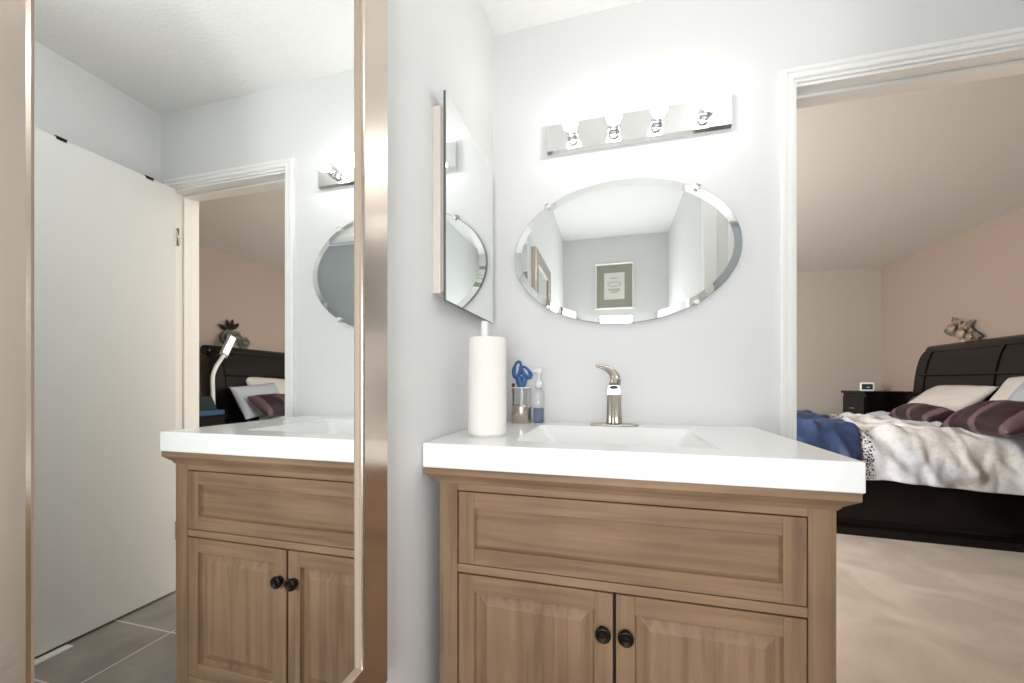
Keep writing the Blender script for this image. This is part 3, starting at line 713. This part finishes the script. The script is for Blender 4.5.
# nightstands
def stand(name, loc, w, d, h, label, pulls):
    r = thing(name, label, 'nightstand', loc)
    m = MB(); m.box(-d/2+.02, d/2, -w/2+.015, w/2-.015, .05, h-.03, .003); m.box(-d/2+.04, d/2-.02, -w/2+.03, w/2-.03, 0, .05); m.build('body', 'espresso', r)
    m = MB(); m.box(-d/2, d/2, -w/2, w/2, h-.03, h, .006); m.build('top', 'espresso', r)
    n = 3; zs = [.08+(h-.14)*k/n for k in range(n+1)]
    for k in range(n):
        m = MB(); m.box(-d/2+.006, -d/2+.0205, -w/2+.03, w/2-.03, zs[k]+.006, zs[k+1]-.006, .003); dr = m.build('drawer', 'espresso', r)
        m = MB(); m.tube(smoothpath([(-d/2+.006, -.04, (zs[k]+zs[k+1])/2), (-d/2-.018, -.025, (zs[k]+zs[k+1])/2), (-d/2-.018, .025, (zs[k]+zs[k+1])/2), (-d/2+.006, .04, (zs[k]+zs[k+1])/2)], 4), .004, 8)
        m.build('handle', 'silver', dr)
    return r
stand('nightstand', (3.385, 3.83, 0), .46, .44, .965, 'tall dark nightstand in the far corner beyond the bed, with a clock on it', 1)
stand('nightstand', (3.38, 1.16, 0), .50, .48, .76, 'dark nightstand at the near side of the bed, seen in the framed mirror', 1)
ac = thing('alarm_clock', 'small white alarm clock with a black face on the far nightstand', 'clock', (3.25, 3.72, .965), R_(-14-12))
m = MB(); m.box(-.062, .062, -.022, .03, 0, .098, .014, seg=4); m.build('case', 'whiteplastic', ac)
m = MB(); m.box(-.046, .046, -.0245, -.0225, .018, .080, .002); sc_ = m.build('screen', 'black', ac)
m = MB(); m.box(-.004, .022, -.0252, -.0246, .040, .046); m.build('digits', 'whiteplastic', sc_)
# clip lamp on the near nightstand
lp = thing('gooseneck_lamp', 'white gooseneck lamp with a lit bar head on the near nightstand', 'lamp', (3.31, 1.395, .76))
m = MB(); m.lathe([(.045, 0), (.045, .012), (.03, .02), (.012, .024)], (0, 0, 0), n=28); m.build('base', 'whiteplastic', lp)
np_ = smoothpath([(0, 0, .02), (0, -.005, .20), (0, -.005, .36), (.0, .03, .46), (.0, .105, .575)], 8)
m = MB(); m.tube(np_, .018, 14); m.build('neck', 'whiteplastic', lp)
m = MB(); dv = Vector((0, .075, .155)).normalized(); sd = Vector((0, dv.z, -dv.y)); c0 = Vector((0, .095, .560))
def obox(m, c, ax, la, sda, lb_, z0, z1, bev):
    b = bmesh.new(); vs = []
    for a in (0, la):
        for s2 in (-lb_, lb_):
            for q in (z0, z1): p = c+ax*a+sda*s2+Vector((q, 0, 0)); vs.append(b.verts.new(p))
    for f in ((0, 1, 3, 2), (4, 6, 7, 5), (0, 4, 5, 1), (2, 3, 7, 6), (0, 2, 6, 4), (1, 5, 7, 3)): b.faces.new([vs[i] for i in f])
    if bev: bmesh.ops.bevel(b, geom=b.edges[:], offset=bev, segments=3, affect='EDGES')
    m.merge(b)
obox(m, c0, dv, .24, sd, .042, -.012, .014, .008); hd = m.build('lamp_head', 'headgrey', lp)
m = MB(); obox(m, c0+dv*.035, dv, .19, sd, .026, -.0155, -.0118, .001); m.build('light_strip', 'led', hd)
m = MB(); m.box(-.10, .11, -.16, .14, 0, .045, .008)
o = m.build('blue_book', 'bluebook'); o.location = (3.22, 1.22, .76); tag(o, 'thick blue book under the dark case on the near nightstand', 'book')
m = MB(); m.prism([(-.17, 0), (.10, 0), (.05, .125), (-.17, .140)], 'x', -.09, .08, bev=.004)
o = m.build('storage_case', 'green'); o.location = (3.25, 1.22, .805); tag(o, 'dark green case resting on the blue book on the near nightstand', 'box')

# flower decorations on the wall over the headboard
def petal(m, c, ln, wd, az, el, mi=0, curl=.3):
    d = Vector((-math.cos(el)*.6, math.cos(az), math.sin(az))).normalized(); sd2 = d.cross(Vector((-1, 0, 0))).normalized(); up = sd2.cross(d)
    b = bmesh.new(); R = []
    for i in range(7):
        t = i/6; wv = wd*math.sin(PI*min(.98, t*.92+.06))**.7; p = Vector(c)+d*ln*t+up*curl*ln*t*t
        R.append([b.verts.new(p+sd2*wv*s3+up*(.15*wd*abs(s3))) for s3 in (-1, -.5, 0, .5, 1)])
    for A, B in zip(R, R[1:]):
        for k in range(4): f = b.faces.new((A[k], A[k+1], B[k+1], B[k])); f.smooth = True
    ext = bmesh.ops.solidify(b, geom=b.faces[:], thickness=.002)
    m.merge(b, mi, True)
def flower(name, loc, label, mats, blooms, leaves):
    r = thing(name, label, 'decoration', loc, 0, 'flower ornaments on the bedroom wall')
    m = MB(); m.tube(smoothpath([(-.005, 0, -.10), (-.02, .01, -.02), (-.03, 0, .05)], 5), .006, 8)
    m.lathe([(.03, .0), (.03, -.012), (.012, -.02)], (0, 0, 0), 'x', 16); m.build('stem', 'leafdark', r)
    for (y, z, rr, n) in blooms:
        m = MB()
        for k in range(n): petal(m, (-.03, y, z), rr*random.uniform(.85, 1.1), rr*.55, 2*PI*k/n+random.uniform(-.1, .1), random.uniform(.6, 1.0), 0, -.25)
        for k in range(n-2): petal(m, (-.045, y, z), rr*.6, rr*.42, 2*PI*k/(n-2)+.3, 1.1, 0, .5)
        m.lathe([(.001, -.065), (.012, -.055), (.014, -.04), (.008, -.028)], (0, y, z), 'x', 12); m.build('blossom', mats[0], r)
    m = MB()
    for (y, z, ln, az) in leaves: petal(m, (-.02, y, z), ln, ln*.22, az, .4, 0, -.35)
    m.build('leaves', mats[1], r)
    return r
flower('flower_ornament', (XB, 2.98, 1.51), 'cream artificial flower ornament on the wall above the far part of the headboard', ('petal', 'leafgrey'),
       [(.06, .06, .085, 8), (-.04, .0, .095, 8), (-.11, -.035, .06, 7)], [(0, 0, .16, 2.4), (0, 0, .18, .3), (-.03, 0, .18, -2.9), (.05, .03, .14, 1.3)])
flower('flower_ornament', (XB, 1.80, 1.60), 'darker artificial flower ornament on the wall behind the lit lamp head', ('leafgrey', 'leafdark'),
       [(-.05, -.05, .09, 8), (.14, -.09, .075, 7), (.05, -.04, .07, 7)], [(-.02, .02, .12, 1.9), (0, .04, .11, .7), (-.05, .03, .10, 2.7), (0, .06, .09, 1.4)])
